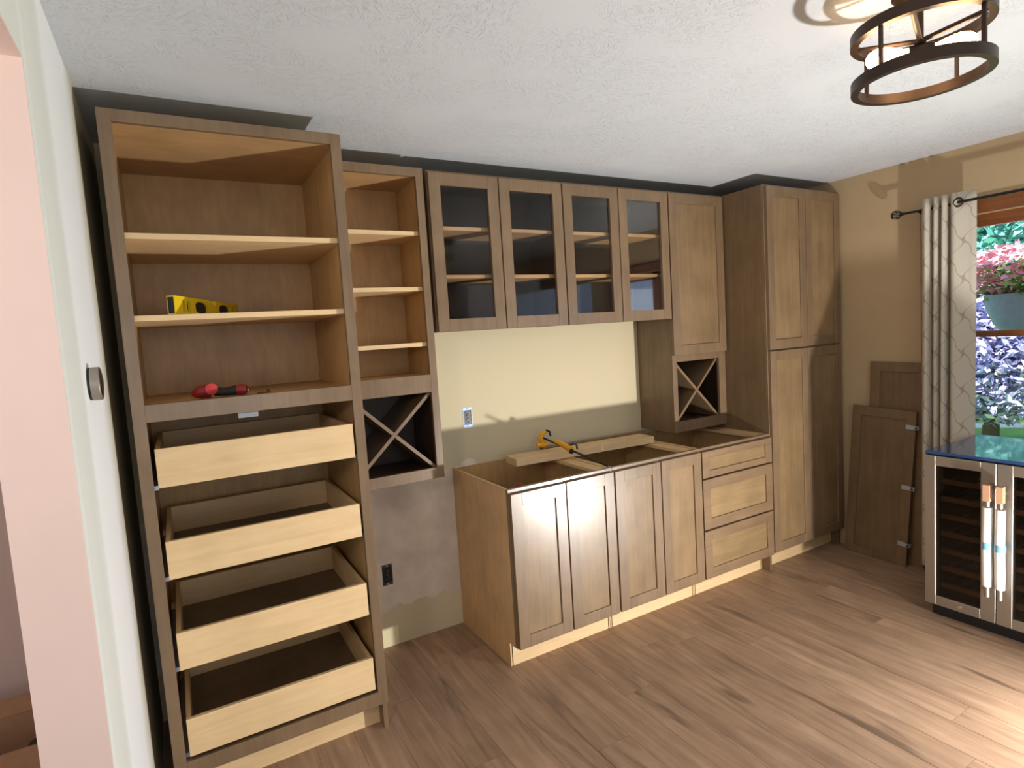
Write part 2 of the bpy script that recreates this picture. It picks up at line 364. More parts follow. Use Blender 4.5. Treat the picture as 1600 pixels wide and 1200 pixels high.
# --- tall open pantry at the left with four roll-out trays
t = thing('tall_open_cabinet', 'tall open cabinet at the left wall with two shelves above four pale roll-out trays', 'cabinet', (14.9, -12.5, 0))
X0, X1, YF = 0., 29.74, -24.95
frame(t, X0, X1, YF, 4.69, H, [(91.65, H), (53.75, 56.05), (4.69, 6.9)])
for a in (X0, X1-.75): B(a+(.02 if a == X0 else 0), a+.73, -.1, YF+.75, 0, H-.02).build('side_panel', W_SIDE, t)
for a in (X0+.75, X1-1.0): B(a, a+.25, -.4, YF+.76, 4.7, H-.8).build('side_lining', W_IN, t)
B(X0+1, X1-1, -.4, -.15, 4.7, H-.8).build('back_panel', W_IN, t)
B(X0+.75, X1-.75, -.4, YF+.76, 91.7, 92.4).build('top_panel', W_INX, t)
B(X0+1, X1-1, -.4, YF+.76, 55.2, 55.9).build('fixed_shelf', W_INX, t)
B(X0+1, X1-1, -.4, YF+.76, 6.0, 6.7).build('bottom_panel', W_INX, t)
for zz in (78.2, 67.65): B(X0+1.02, X1-1.02, -.45, -24.0, zz-.75, zz).build('shelf', W_LIGHT, t, bevel=.03)
B(X0+.1, X1-.1, -21.2, -21.9, 0, 4.6).build('toe_kick', W_LIGHT, t)
for zb, zt in ((44.95, 50.15), (32.45, 37.65), (19.75, 24.95), (7.4, 12.7)):
    yf = -24.75; a, b_ = 2.0, 27.95
    tr = B(a, b_, yf, yf+.62, zb, zt).build('roll_out_tray', W_LIGHT, t, bevel=.03)
    for s0 in (a+.02, b_-.6): B(s0, s0+.58, yf+.62, -3.2, zb+.1, zt-.15).build('tray_side', W_LIGHTY, tr)
    B(a+.6, b_-.6, -3.2, -3.8, zb+.1, zt-.15).build('tray_back', W_LIGHT, tr)
    B(a+.6, b_-.6, yf+.62, -3.8, zb+.5, zb+.85).build('tray_bottom', W_SIDE, tr)  # darker stain puts the shade inside the tray into its colour
    for s0, s1 in ((1.05, a-.02), (b_+.02, X1-1.05)):
        B(s0, s1, YF+1.0, -2.5, zb-.35, zb+.25).build('runner', ZINC, t)
cp = MB().box(12.4, 15.0, -23.95, -22.2, 53.55, 53.75).box(12.4, 15.0, -23.95, -23.8, 52.9, 53.6).tube([(13.0, -23.6, 53.5), (13.0, -23.6, 53.2)], .22).tube([(14.4, -23.6, 53.5), (14.4, -23.6, 53.2)], .22)
cp.build('latch_plate', plain('dull_chrome', (150, 152, 156), .4, .7), t, label='small chrome latch plate')

# --- narrow open tower with a wine cube at its foot
t = thing('open_shelf_cabinet', 'narrow open wall cabinet with three shelves over a dark X-shaped bottle rack', 'cabinet', (38.7, -6, 36.16))
X0, X1, YF = 29.8, 47.54, -12.5
frame(t, X0, X1, YF, 36.16, H, [(91.6, H), (52.45, 55.75), (36.16, 38.2)], st_r=1.4)
for a in (X0, X1-.72): B(a+.02, a+.70, -.1, YF+.75, 36.2, H-.02).build('side_panel', W_FRAME, t)
for a in (X0+.72, X1-.97): B(a, a+.25, -.4, YF+.76, 55.0, H-.8).build('side_lining', W_IN, t)
B(X0+.97, X1-.97, -.4, -.15, 55.0, H-.8).build('back_panel', W_IN, t)
B(X0+.9, X1-.9, -.4, YF+.76, 91.7, 92.3).build('top_panel', W_INX, t)
for zz in (82.0, 71.95, 61.75): B(X0+1, X1-1, -.45, YF+.95, zz-.75, zz).build('shelf', W_LIGHT, t, bevel=.03)
B(X0+1, X1-1, -.4, YF+.76, 55.0, 55.7).build('fixed_shelf', W_INX, t)
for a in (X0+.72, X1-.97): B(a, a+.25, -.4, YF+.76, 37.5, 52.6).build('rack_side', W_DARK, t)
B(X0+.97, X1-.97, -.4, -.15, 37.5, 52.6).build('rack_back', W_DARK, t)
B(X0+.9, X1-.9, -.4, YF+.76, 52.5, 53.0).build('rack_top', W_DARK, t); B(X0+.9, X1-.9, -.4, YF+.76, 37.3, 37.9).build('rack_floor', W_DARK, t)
def lattice(t, xa, xb, za, zb, yf, yb, th=.62):
    cx, cz = (xa+xb)/2, (za+zb)/2; L2 = math.hypot(xb-xa, zb-za)/2-.4; an = math.atan2(zb-za, xb-xa)
    for s in (1, -1):
        m = Matrix.Translation((cx, 0, cz)) @ Matrix.Rotation(-s*an, 4, 'Y')
        if s == 1: B(-L2, L2, yf, yb, -th/2, th/2, mtx=m).build('lattice_board', W_FRAME, t)
        else:
            mb = B(-L2, -th*.55, yf+.01, yb, -th/2, th/2, mtx=m); mb.box(th*.55, L2, yf+.01, yb, -th/2, th/2, mtx=m); mb.build('lattice_board', W_FRAME, t)
lattice(t, 31.0, 46.4, 37.9, 52.6, YF+.85, -.6)

# --- two glass-door wall cabinets
for gi, (X0, XM, X1, lab) in enumerate(((48.43, 63.2, 78.25, 'glass-door wall cabinet beside the open shelf tower, with two pale shelves inside'), (78.33, 93.32, 108.36, 'glass-door wall cabinet next to the solid tall door, with two pale shelves inside'))):
    YF = -11.8; t = thing('glass_door_cabinet', lab, 'cabinet', ((X0+X1)/2, -6, 63.4), 'glass-door wall cabinets')
    frame(t, X0, X1, YF, 63.4, H, [(91.6, H), (63.4, 64.9)])
    for a in (X0, X1-.6): B(a+.01, a+.59, -.1, YF+.75, 63.42, H-.02).build('side_panel', W_SIDE, t)
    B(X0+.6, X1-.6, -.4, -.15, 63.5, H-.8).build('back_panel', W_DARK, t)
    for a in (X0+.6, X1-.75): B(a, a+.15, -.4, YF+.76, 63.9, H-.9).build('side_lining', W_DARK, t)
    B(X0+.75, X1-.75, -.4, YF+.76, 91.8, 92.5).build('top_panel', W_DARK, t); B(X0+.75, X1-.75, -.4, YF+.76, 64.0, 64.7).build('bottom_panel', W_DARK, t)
    for zz in (83.3, 74.2): B(X0+.8, X1-.8, -.45, YF+1.0, zz-.7, zz).build('shelf', W_INX, t, bevel=.03)
    shaker(t, 'door', X0+.12, XM-.12, YF-.76, 63.46, 92.72, pane=GLASS)
    shaker(t, 'door', XM+.12, X1-.12, YF-.76, 63.46, 92.72, pane=GLASS)

# --- tall door wall cabinet over a wine cube
t = thing('tall_door_wall_cabinet', 'wall cabinet with one tall solid door above a square X-shaped bottle rack', 'cabinet', (117.6, -6, 35.82))
X0, X1, YF = 108.42, 127.0, -11.95
frame(t, X0, X1, YF, 35.82, H, [(91.6, H), (52.95, 55.0), (35.82, 38.4)], st_r=2.4)
for a in (X0, X1-.7): B(a+.02, a+.68, -.1, YF+.75, 35.84, H-.02).build('side_panel', W_FRAME if a == X0 else W_SIDE, t)
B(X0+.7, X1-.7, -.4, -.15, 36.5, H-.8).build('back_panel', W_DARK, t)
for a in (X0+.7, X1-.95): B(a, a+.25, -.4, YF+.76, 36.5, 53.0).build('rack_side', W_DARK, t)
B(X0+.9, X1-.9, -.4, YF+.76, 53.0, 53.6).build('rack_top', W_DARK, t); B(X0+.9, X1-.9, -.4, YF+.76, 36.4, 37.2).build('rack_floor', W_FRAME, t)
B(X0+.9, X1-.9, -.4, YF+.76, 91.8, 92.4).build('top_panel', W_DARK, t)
lattice(t, 109.7, 124.8, 38.0, 53.0, YF+.80, -.6)
shaker(t, 'door', X0+.05, 126.75, YF-.76, 54.6, 92.72, st=2.4)

# --- pantry with four doors at the right
t = thing('pantry_cabinet', 'tall closed pantry with four panelled doors in the right corner', 'cabinet', (142, -12, 0))
X0, X1, YF = 127.2, 157.0, -24.0
frame(t, X0, X1, YF, 4.69, H, [(91.6, H), (53.6, 55.2), (4.69, 6.2)])
B(X0+.01, X0+.73, -.1, YF+.75, 0, H-.02).build('side_panel', W_SIDE, t); B(X1-.73, X1-.01, -.1, YF+.75, 0, H-.02).build('side_panel', W_SIDE, t)
B(X0+.73, X1-.73, -.4, -.15, 4.7, H-.8).build('back_panel', W_IN, t); B(X0+.73, X1-.73, -.4, YF+.76, 92.2, 92.8).build('top_panel', W_SIDE, t)
B(X0+.1, X1-.1, -20.4, -21.0, 0, 4.6).build('toe_kick', W_LIGHT, t)
XM = 142.02; XE = 156.2
for (a, b_) in ((X0+.25, XM-.1), (XM+.1, XE)):
    shaker(t, 'door', a, b_, YF-.76, 54.6, 92.72); shaker(t, 'door', a, b_, YF-.76, 4.95, 54.2)

# --- three base cabinets
def base(name, X0, X1, label, group=None):
    t = thing(name, label, 'cabinet', ((X0+X1)/2, -12, 0), group)
    for k, a in enumerate((X0, X1-.55)):
        pr = MB().prism([(-.1, 0), (-.1, 34.48), (-23.25, 34.48), (-23.25, 4.6), (-21.0, 4.6), (-21.0, 0)], a+.02, a+.53, 'x')
        pr.build('side_panel', W_BASE, t)
    B(X0+.55, X1-.55, -.4, -.15, 4.6, 34.4).build('back_panel', W_IN, t); B(X0+.55, X1-.55, -.4, -23.2, 4.7, 5.3).build('bottom_panel', W_INX, t)
    B(X0+.35, X1-.35, -20.4, -21.0, 0, 4.6).build('toe_kick', W_LIGHT, t)
    B(X1-3.3, X1-.6, -.6, -23.2, 33.7, 34.35).build('top_brace', W_LIGHTY, t)
    return t
BX = [54.54, 78.54, 103.15, 127.15]
for i, lab in ((0, 'topless base cabinet with two doors, at the open end of the run'), (1, 'topless two-door base cabinet between the end unit and the drawer unit')):
    X0, X1 = BX[i], BX[i+1]-.06; t = base('base_cabinet', X0, X1, lab, 'two-door base cabinets without countertop')
    frame(t, X0, X1, -24.0, 4.69, 34.5, [(33.0, 34.5), (4.69, 6.2)])
    XM = (66.76, 91.02)[i]
    shaker(t, 'door', X0+.16, XM-.14, -24.76, 4.75, 33.7); shaker(t, 'door', XM+.14, X1-.16, -24.76, 4.75, 33.75)
X0, X1 = BX[2], BX[3]; t = base('drawer_base_cabinet', X0, X1, 'topless base cabinet with three drawers beside the pantry')
frame(t, X0, X1, -24.0, 4.69, 34.5, [(33.0, 34.5), (27.0, 28.2), (15.2, 16.4), (4.69, 6.2)])
for za, zb, rl in ((27.8, 33.7, 1.5), (16.1, 27.4, 2.3), (4.75, 15.7, 2.3)):
    shaker(t, 'drawer_front', X0+.16, X1-.16, -24.76, za, zb, rl=rl, wide=True, mat=W_RAIL)

# ------------------------------------------------------------------ things lying on the cabinets
o = B(-18.2, 18.2, -2.6, 2.6, 34.55, 36.1, mtx=Matrix.Translation((83.4, -8.2, 0)) @ Matrix.Rotation(math.radians(-4), 4, 'Z')).build('wood_board', W_LIGHT, None, (84, -8.2, 34.55), bevel=.04)
tag(o, 'long pale board lying across the open tops of the two-door base cabinets', 'board')
o = B(-15, 15, -.9, .9, 34.55, 35.9, mtx=Matrix.Translation((91.0, -3.2, 0)) @ Matrix.Rotation(math.radians(-3), 4, 'Z')).build('stained_strip', W_RAIL, None, (91, -3.2, 34.55), bevel=.03)
tag(o, 'thin brown-stained strip lying behind the long pale board', 'strip')

# bar clamp: bar, fixed jaw with grip, sliding jaw with trigger
t = thing('bar_clamp', 'yellow and black bar clamp resting on the pale board', 'clamp', (75.5, -14, 36.1))
def along(p, q, f): return tuple(p[i]+(q[i]-p[i])*f for i in range(3))
pa, pb = (75.2, -4.5, 38.6), (76.6, -25.5, 35.3)
MB().tube([pa, pb], .22, 8).build('bar', BLACK, t)
m = MB(); c = along(pa, pb, .02); m.tube([(c[0]-.3, c[1], c[2]-.9), (c[0]-.9, c[1]+.2, c[2]), (c[0]-.6, c[1]+.1, c[2]+1.0), (c[0]+.5, c[1], c[2]+1.5)], [.5, .62, .55, .4], 10); m.build('fixed_jaw', YELLOW2, t, smooth=True)
m = MB(); m.tube([(c[0]-1.9, c[1]+.2, c[2]-1.3), (c[0]-.6, c[1], c[2]-1.35), (c[0]+.7, c[1]-.2, c[2]-1.3)], [.45, .62, .5], 10); m.build('jaw_foot', YELLOW2, t, smooth=True)
m = MB(); m.tube([(c[0]+.5, c[1]-.1, c[2]+1.8), (c[0]+1.3, c[1]-.3, c[2]+1.4), (c[0]+1.5, c[1]-.3, c[2]+.4)], .24, 8); m.build('jaw_pad', RUBBER, t, smooth=True)
c1 = along(pa, pb, .20); c2 = along(pa, pb, .46)
m = MB(); m.tube([(c1[0]-.2, c1[1], c1[2]+.55), along((c1[0], c1[1], c1[2]+.55), (c2[0], c2[1], c2[2]+.3), .4), (c2[0], c2[1], c2[2]+.15)], [.35, .6, .72], 10); m.build('grip', YELLOW2, t, smooth=True)
m = MB(); m.tube([(c2[0], c2[1]+.6, c2[2]+.8), (c2[0]+.5, c2[1]-.2, c2[2]+1.3), (c2[0]+1.3, c2[1]-.3, c2[2]+.9), (c2[0]+1.4, c2[1]-.3, c2[2]+.1)], .22, 8); m.build('trigger', RUBBER, t, smooth=True)
m = MB(); m.box(-.35, .35, -.5, .5, -.75, .2, mtx=Matrix.Translation(c2)); m.build('slide_block', RUBBER, t, bevel=.08)

# spirit level
t = thing('spirit_level', 'yellow torpedo spirit level standing on the middle shelf of the tall open cabinet', 'level', (10.5, -13, 67.65))
mt = Matrix.Translation((5.75, -23.4, 67.66)) @ Matrix.Rotation(math.radians(65), 4, 'Z')
LL = 22.5; hz = 2.55
def lv(mb): mb.v = [mt @ v for v in mb.v]; return mb
# body as a plate with oval and round windows cut by building it from columns
def plate_with_holes(L_, h, holes, y0, y1, n=150):
    mb = MB()
    for i in range(n):
        xa, xb = L_*i/n, L_*(i+1)/n; xm = (xa+xb)/2; segs = [(0.0, h)]
        for (cx, cz, rx, rz, pw) in holes:
            d = abs(xm-cx)/rx
            if d < 1:
                hh = rz*(1-d**pw)**(1/pw); new = []
                for a, b_ in segs:
                    if cz-hh > a: new.append((a, min(b_, cz-hh)))
                    if cz+hh < b_: new.append((max(a, cz+hh), b_))
                segs = [s for s in new if s[1]-s[0] > .02]
        for a, b_ in segs: mb.box(xa, xb, y0, y1, a, b_)
    return mb
holes = [(2.6, 1.25, .42, .85, 3), (4.1, 1.25, .6, .85, 2.4), (8.3, 1.25, 2.2, .86, 2.8), (12.25, 2.4, .95, .6, 4), (16.7, 1.25, 2.2, .86, 2.8), (20.3, 1.25, .5, .85, 3), (21.6, 1.25, .35, .85, 3)]
lv(plate_with_holes(LL, hz, holes, -.5, .5)).build('body', YELLOW, t)
lv(MB().box(-.05, .05, -.38, .38, .2, hz-.2)).build('end_cap', RUBBER, t)
for hx, hw in ((2.6, .42), (4.1, .6), (20.3, .5), (21.6, .35)): lv(MB().box(hx-hw, hx+hw, -.1, .1, .35, 2.15)).build('vial_shade_insert', RUBBER, t)  # black inserts added so the holes of the body look shaded inside
lv(MB().box(6.1, 10.5, -.12, .12, .4, 2.1)).build('grip_shade_insert', RUBBER, t); lv(MB().box(14.5, 18.9, -.12, .12, .4, 2.1)).build('grip_shade_insert', RUBBER, t)
VIAL = plain('vial_green', (190, 225, 90), .15)
lv(MB().tube([(11.4, 0, 2.2), (13.1, 0, 2.2)], .16, 8)).build('vial', VIAL, t, smooth=True)
lv(MB().tube([(4.1, 0, .6), (4.1, 0, 1.9)], .16, 8)).build('vial', VIAL, t, smooth=True)

# red and black hand tool lying on the fixed shelf
t = thing('ratchet_tool', 'red and black hand tool lying on the lowest open shelf of the tall cabinet', 'tool', (10.8, -22.0, 55.92))
P = lambda u, h: (7.6+u*.985, -21.2-u*.17, 55.92+h)
m = MB(); m.tube([P(-.55, .62), P(-.2, .75), P(.5, 1.0), P(1.3, 1.05), P(2.0, .9)], [.2, .6, .95, 1.0, .85], 14); m.build('head', RED, t, smooth=True)
m = MB(); m.lathe([(0, -.05), (.78, 0), (.85, .25), (.78, .5), (.4, .62), (0, .66)], Vector(P(1.9, 1.35))+Vector((0, -1.25, 0)), 'y', 20)
for v in m.v: v.y = 2*(P(1.9, 0)[1]-1.1)-v.y
m.build('dial', plain('bright_red_plastic', (196, 60, 64), .25), t, smooth=True)
m = MB(); m.tube([P(2.4, .95), P(2.9, .82), P(3.7, .75), P(4.8, .82), P(5.2, .85)], [.7, .62, .6, .7, .72], 14); m.build('grip', RUBBER, t, smooth=True)
m = MB(); m.tube([P(5.2, .85), P(5.7, .88), P(6.4, .82), P(6.6, .8)], [.74, .82, .72, .4], 14); m.build('end_cap', RED, t, smooth=True)
m = MB().tube([P(6.35, .75), P(6.75, .72)], .2, 8); m.build('bit', CHROME, t)
m = MB(); m.box(-.9, .9, -.22, .22, 55.93, 56.1, mtx=Matrix.Translation((16.3, -21.3, 0)) @ Matrix.Rotation(.25, 4, 'Z')); m.box(.6, .9, -.22, .22, 56.1, 56.5, mtx=Matrix.Translation((16.3, -21.3, 0)) @ Matrix.Rotation(.25, 4, 'Z'))
tag(m.build('metal_bracket', plain('dull_bronze', (110, 78, 46), .4, .6), None, (16.3, -21.3, 55.93)), 'small brown metal bracket lying right of the red tool', 'bracket')
# red bulb-shaped tool standing in the first base cabinet
m = MB(); m.lathe([(0.5, 5.32), (.8, 5.5), (.7, 12), (.6, 24), (.7, 29), (1.3, 30.3), (1.55, 31.6), (1.3, 32.9), (.6, 33.6), (0, 33.7)], (60.3, -18.3, 0), 'z', 20)
tag(m.build('red_topped_tool', plain('dark_red_rubber', (130, 36, 38), .5), None, (60.3, -18.3, 5.3), smooth=True), 'dark red rounded tool top inside the end base cabinet', 'tool')

# ------------------------------------------------------------------ wall boxes
def wall_box(xc, zc, lab, mat_tab, w=2.1, h=3.2):
    t = thing('outlet_box', lab, 'outlet box', (xc, 0, zc))
    mb = MB().box(xc-w/2, xc+w/2, -.06, 0, zc+h/2, zc+h/2+.55).box(xc-w/2, xc+w/2, -.06, 0, zc-h/2-.55, zc-h/2)
    mb.box(xc-w/2, xc-w/2+.12, -.1, -.005, zc-h/2, zc+h/2).box(xc+w/2-.12, xc+w/2, -.1, -.005, zc-h/2, zc+h/2)
    mb.build('box_frame', mat_tab, t)
    B(xc-w/2+.12, xc+w/2-.12, -.04, -.005, zc-h/2, zc+h/2).build('box_inside', BLACK, t)
    for dz in (h/2+.28, -h/2-.28): MB().tube([(xc, -.06, zc+dz), (xc, -.14, zc+dz)], .2, 10).build('screw', CHROME, t)
    return t
t = wall_box(59.05, 44.85, 'metal outlet box with white wire ends, on the cream wall above the base cabinets', plain('bluish_zinc', (132, 150, 190), .4, .6))
m = MB().tube([(58.8, -.08, 43.6), (59.5, -.3, 43.9), (58.8, -.35, 44.4), (59.5, -.35, 44.8), (58.9, -.3, 45.2), (59.4, -.3, 45.7), (58.9, -.1, 46.1)], .085, 8)
m.build('wire', plain('white_wire', (225, 225, 225), .4), t, smooth=True)
t = wall_box(38.6, 15.1, 'dark outlet box low on the unpainted grey wall', plain('dark_zinc', (70, 84, 92), .45, .6))
m = MB().tube([(38.2, -.08, 14.0), (38.9, -.25, 14.6), (38.4, -.3, 15.4), (38.9, -.1, 16.2)], .11, 8); m.build('wire', plain('grey_wire', (70, 76, 80), .5), t, smooth=True)
m = MB().box(72.9, 73.15, -.12, 0, 40.6, 41.3)
tag(m.build('wall_anchor', M_WHITE, None, (73, 0, 41)), 'tiny white wall anchor above the bar clamp', 'anchor')
# wall dial
t = thing('thermostat', 'round brushed-metal thermostat on the white plastered wall', 'thermostat', (XL, -41.8, 59.9))
MB().lathe([(1.62, 0), (1.62, .16)], (XL+.02, -41.8, 59.9), 'x', 40).build('wall_plate', RUBBER, t)
MB().lathe([(1.55, .16), (1.66, .22), (1.68, .95), (1.62, 1.03), (1.55, 1.05), (1.5, .98)], (XL+.02, -41.8, 59.9), 'x', 48).build('ring', METAL, t, smooth=True)
MB().lathe([(1.5, .95), (1.4, 1.08), (.8, 1.16), (0, 1.18)], (XL+.02, -41.8, 59.9), 'x', 40).build('glass_face', plain('black_glass', (20, 18, 18), .08), t, smooth=True)

# ------------------------------------------------------------------ loose doors leaning on the right wall
def leaning(y0, y1, h, xb, xt, label, dy=1.6, hinges=()):
    t = thing('loose_cabinet_door', label, 'cabinet door', (xb, (y0+y1)/2, 0), 'loose cabinet doors leaning on the right wall')
    lean = math.atan2(xt-xb, h); w = y0-y1; roll = math.atan2(dy, h)
    m = Matrix.Translation((xb, y0, .02)) @ Matrix.Rotation(lean, 4, 'Y') @ Matrix.Rotation(roll, 4, 'X')
    st = 2.3
    d = MB().box(-.75, 0, 0, -st, 0, h, mtx=m).box(-.75, 0, -w+st, -w, 0, h, mtx=m).box(-.75, 0, -st, -w+st, 0, st, mtx=m).box(-.75, 0, -st, -w+st, h-st, h, mtx=m)
    d = d.build('door_frame', W_SIDE, t, bevel=.04)
    MB().box(-.42, -.2, -st+.2, -w+st-.2, st-.2, h-st+.2, mtx=m).build('panel', W_SIDE, t)
    for z in hinges:
        hb = MB().box(-.95, -.76, -w+.25, -w+2.1, z-.55, z+.55, mtx=m).box(-1.15, -.3, -w-.85, -w+.2, z-.4, z+.4, mtx=m)
        hb.build('hinge', ZINC, t, bevel=.05, label='bright metal hinge')
        MB().box(-1.19, -1.1, -w-.62, -w-.05, z-.22, z+.22, mtx=m).build('hinge_slot', BLACK, t)
leaning(-30.8, -44.1, 49.7, 156.2, 156.95, 'taller loose cabinet door leaning behind the shorter one', 1.3, ())
leaning(-26.3, -41.2, 38.7, 154.3, 155.7, 'shorter loose brown door with three hinges, leaning in front', 2.0, (34.9, 20.2, 6.2))

# ------------------------------------------------------------------ curtain and rod
CUR = None
def curtain_mat():
    m, nt, b = newmat('trellis_linen'); L = nt.links.new; b.inputs['Roughness'].default_value = .85
    at = N(nt, 'ShaderNodeUVMap'); sep = N(nt, 'ShaderNodeSeparateXYZ'); L(at.outputs[0], sep.inputs[0])
    def mth(op, a, bb=None):
        n = N(nt, 'ShaderNodeMath', operation=op)
        for i, q in enumerate((a, bb)):
            if q is None: continue
            if isinstance(q, (int, float)): n.inputs[i].default_value = q
            else: L(q, n.inputs[i])
        return n.outputs[0]
    u = mth('MULTIPLY', sep.outputs[0], 2*math.pi/5.2); v = mth('MULTIPLY', sep.outputs[1], 2*math.pi/8.0)
    u = mth('ADD', u, mth('MULTIPLY', mth('SINE', mth('MULTIPLY', v, 2)), .45)); f = mth('ADD', mth('COSINE', u), mth('COSINE', v))
    a = mth('ABSOLUTE', f); r = N(nt, 'ShaderNodeMapRange'); r.inputs[1].default_value = .13; r.inputs[2].default_value = .05; L(a, r.inputs[0])
    mx = N(nt, 'ShaderNodeMix', data_type='RGBA'); mx.inputs[6].default_value = lin((208, 200, 184)); mx.inputs[7].default_value = lin((164, 150, 128))
    r2 = mth('MULTIPLY', r.outputs[0], .8); L(r2, mx.inputs[0])
    no = N(nt, 'ShaderNodeTexNoise', Scale=300.0, Detail=2.0); tc = N(nt, 'ShaderNodeTexCoord'); L(tc.outputs['Object'], no.inputs['Vector'])
    bp = N(nt, 'ShaderNodeBump', Strength=.15, Distance=.001); L(no.outputs[0], bp.inputs['Height']); L(bp.outputs[0], b.inputs['Normal'])
    tl = N(nt, 'ShaderNodeBsdfTranslucent'); L(mx.outputs[2], tl.inputs[0]); L(mx.outputs[2], b.inputs['Base Color'])
    ms = N(nt, 'ShaderNodeMixShader'); ms.inputs[0].default_value = .12; L(b.outputs[0], ms.inputs[1]); L(tl.outputs[0], ms.inputs[2]); L(ms.outputs[0], nt.nodes['Material Output'].inputs[0])
    return m
CUR = curtain_mat()
t = thing('curtain', 'pleated beige curtain with trellis pattern hanging at the left of the window', 'curtain', (153.3, -50.5, 2.5))
# plan of the folds: (y, x) from the left edge to the right edge
plan = [(-44.7, 154.2), (-45.1, 153.6), (-45.6, 152.6), (-46.3, 151.9), (-46.9, 152.4), (-47.2, 154.6), (-47.4, 155.2), (-47.7, 152.8), (-48.2, 152.0), (-48.7, 152.8), (-48.8, 154.8), (-49.1, 154.9), (-49.3, 152.6), (-49.8, 151.9), (-50.3, 152.6), (-50.4, 154.9), (-50.7, 154.9), (-51.0, 152.8), (-51.8, 152.0), (-53.0, 152.6), (-54.0, 153.2), (-54.8, 153.5), (-55.3, 154.0)]
def catmull(pts, n):
    out = []
    for i in range(len(pts)-1):
        p0, p1, p2, p3 = [Vector(pts[max(0, min(len(pts)-1, i+k))]) for k in (-1, 0, 1, 2)]
        for k in range(n):
            s = k/n; out.append(.5*((2*p1)+(p2-p0)*s+(2*p0-5*p1+4*p2-p3)*s*s+(3*p1-p0-3*p2+p3)*s**3))
    out.append(Vector(pts[-1])); return out
cp = catmull(plan, 6); nz = 40; mb = MB(); uvs = []; acc = 0; us = [0]
for i in range(1, len(cp)): acc += (cp[i]-cp[i-1]).length; us.append(acc)
for j in range(nz+1):
    z = 86.2-(86.2-2.5)*j/nz; s = j/nz
    for i, p in enumerate(cp):
        dx = .25*math.sin(3*s+i*.13)*s; dy = .22*math.sin(2.2*s)*s; pinch = 1-.12*math.exp(-((s-.0)/.05)**2)
        mb.v.append(Vector((153.4+(p[1]-153.4)*pinch+dx, p[0]+dy, z))); uvs.append((us[i], z))
n = len(cp)
for j in range(nz):
    for i in range(n-1): mb.f.append([j*n+i, j*n+i+1, (j+1)*n+i+1, (j+1)*n+i])
co = mb.build('cloth', CUR, t, smooth=True)
uvl = co.data.uv_layers.new(name='UVMap')
for lp in co.data.loops: uvl.data[lp.index].uv = uvs[lp.vertex_index]
sm = co.modifiers.new('thick', 'SOLIDIFY'); sm.thickness = .0015
for gy, gx in ((-52.6, 152.25),):
    m = MB().lathe([(.95, -.12), (1.05, 0), (.95, .12), (.72, .12), (.66, 0), (.72, -.12)], (gx, gy, 84.05), 'x', 28, closed=True); m.build('grommet', BRONZE, t, smooth=True)
t = thing('curtain_rod', 'thin black curtain rod with a round openwork finial above the window', 'curtain rod', (152.6, -60, 84.1))
MB().tube([(153.5, -41.0, 84.05), (153.5, -52.0, 84.05), (152.4, -52.6, 84.1)], .28, 12).build('rod', BLACK, t, smooth=True)
MB().tube([(152.4, -52.6, 84.1), (152.6, -100, 84.1)], .3, 12).build('rod', BLACK, t, smooth=True)
fin = MB()
for k in range(5):
    a = math.pi*k/5; ring = []
    for q in range(20):
        b_ = 2*math.pi*q/20; ring.append((153.5+.95*math.sin(b_)*math.cos(a), -39.7+1.05*math.cos(b_), 84.05+.95*math.sin(b_)*math.sin(a)))
    fin.tube(ring, .09, 6, closed=True)
fin.tube([(153.5, -41.1, 84.05), (153.5, -40.6, 84.05)], .42, 12)
fin.build('finial', BLACK, t, smooth=True)
MB().tube([(153.5, -44.2, 84.0), (155.6, -44.2, 83.6), (157.0, -44.2, 83.6)], .22, 8).box(156.9, 157.08, -44.9, -43.5, 82.0, 85.0).build('bracket', BLACK, t)

# ------------------------------------------------------------------ beverage cooler
t = thing('beverage_cooler', 'stainless two-door beverage cooler with black top, standing below the window', 'cooler', (143, -67, 0))
FX = 131.9; Y0 = -55.4; YS = -67.15; Y1 = -79.0
bx = MB().box(FX+1.75, 154.4, Y0-.15, Y1+.15, 3.2, 3.9).box(FX+1.75, 154.4, Y0-.15, Y0-1.2, 3.9, 33.4).box(FX+1.75, 154.4, Y1+1.2, Y1+.15, 3.9, 33.4).box(153.2, 154.4, Y0-1.2, Y1+1.2, 3.9, 33.4).box(FX+1.75, 153.2, YS+.5, YS-.5, 3.9, 33.4)
bx.build('body', BLACK, t)
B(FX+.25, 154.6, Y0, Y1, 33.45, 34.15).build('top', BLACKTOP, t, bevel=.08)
B(FX+1.9, 153, Y0-.6, Y1+.6, .4, 3.2).build('toe_grille', BLACK, t)
for fx in (FX+3.2, 152.5):
    for fy in (Y0-2, Y1+2): MB().tube([(fx, fy, 0), (fx, fy, .4)], .7, 12).build('foot', RUBBER, t)
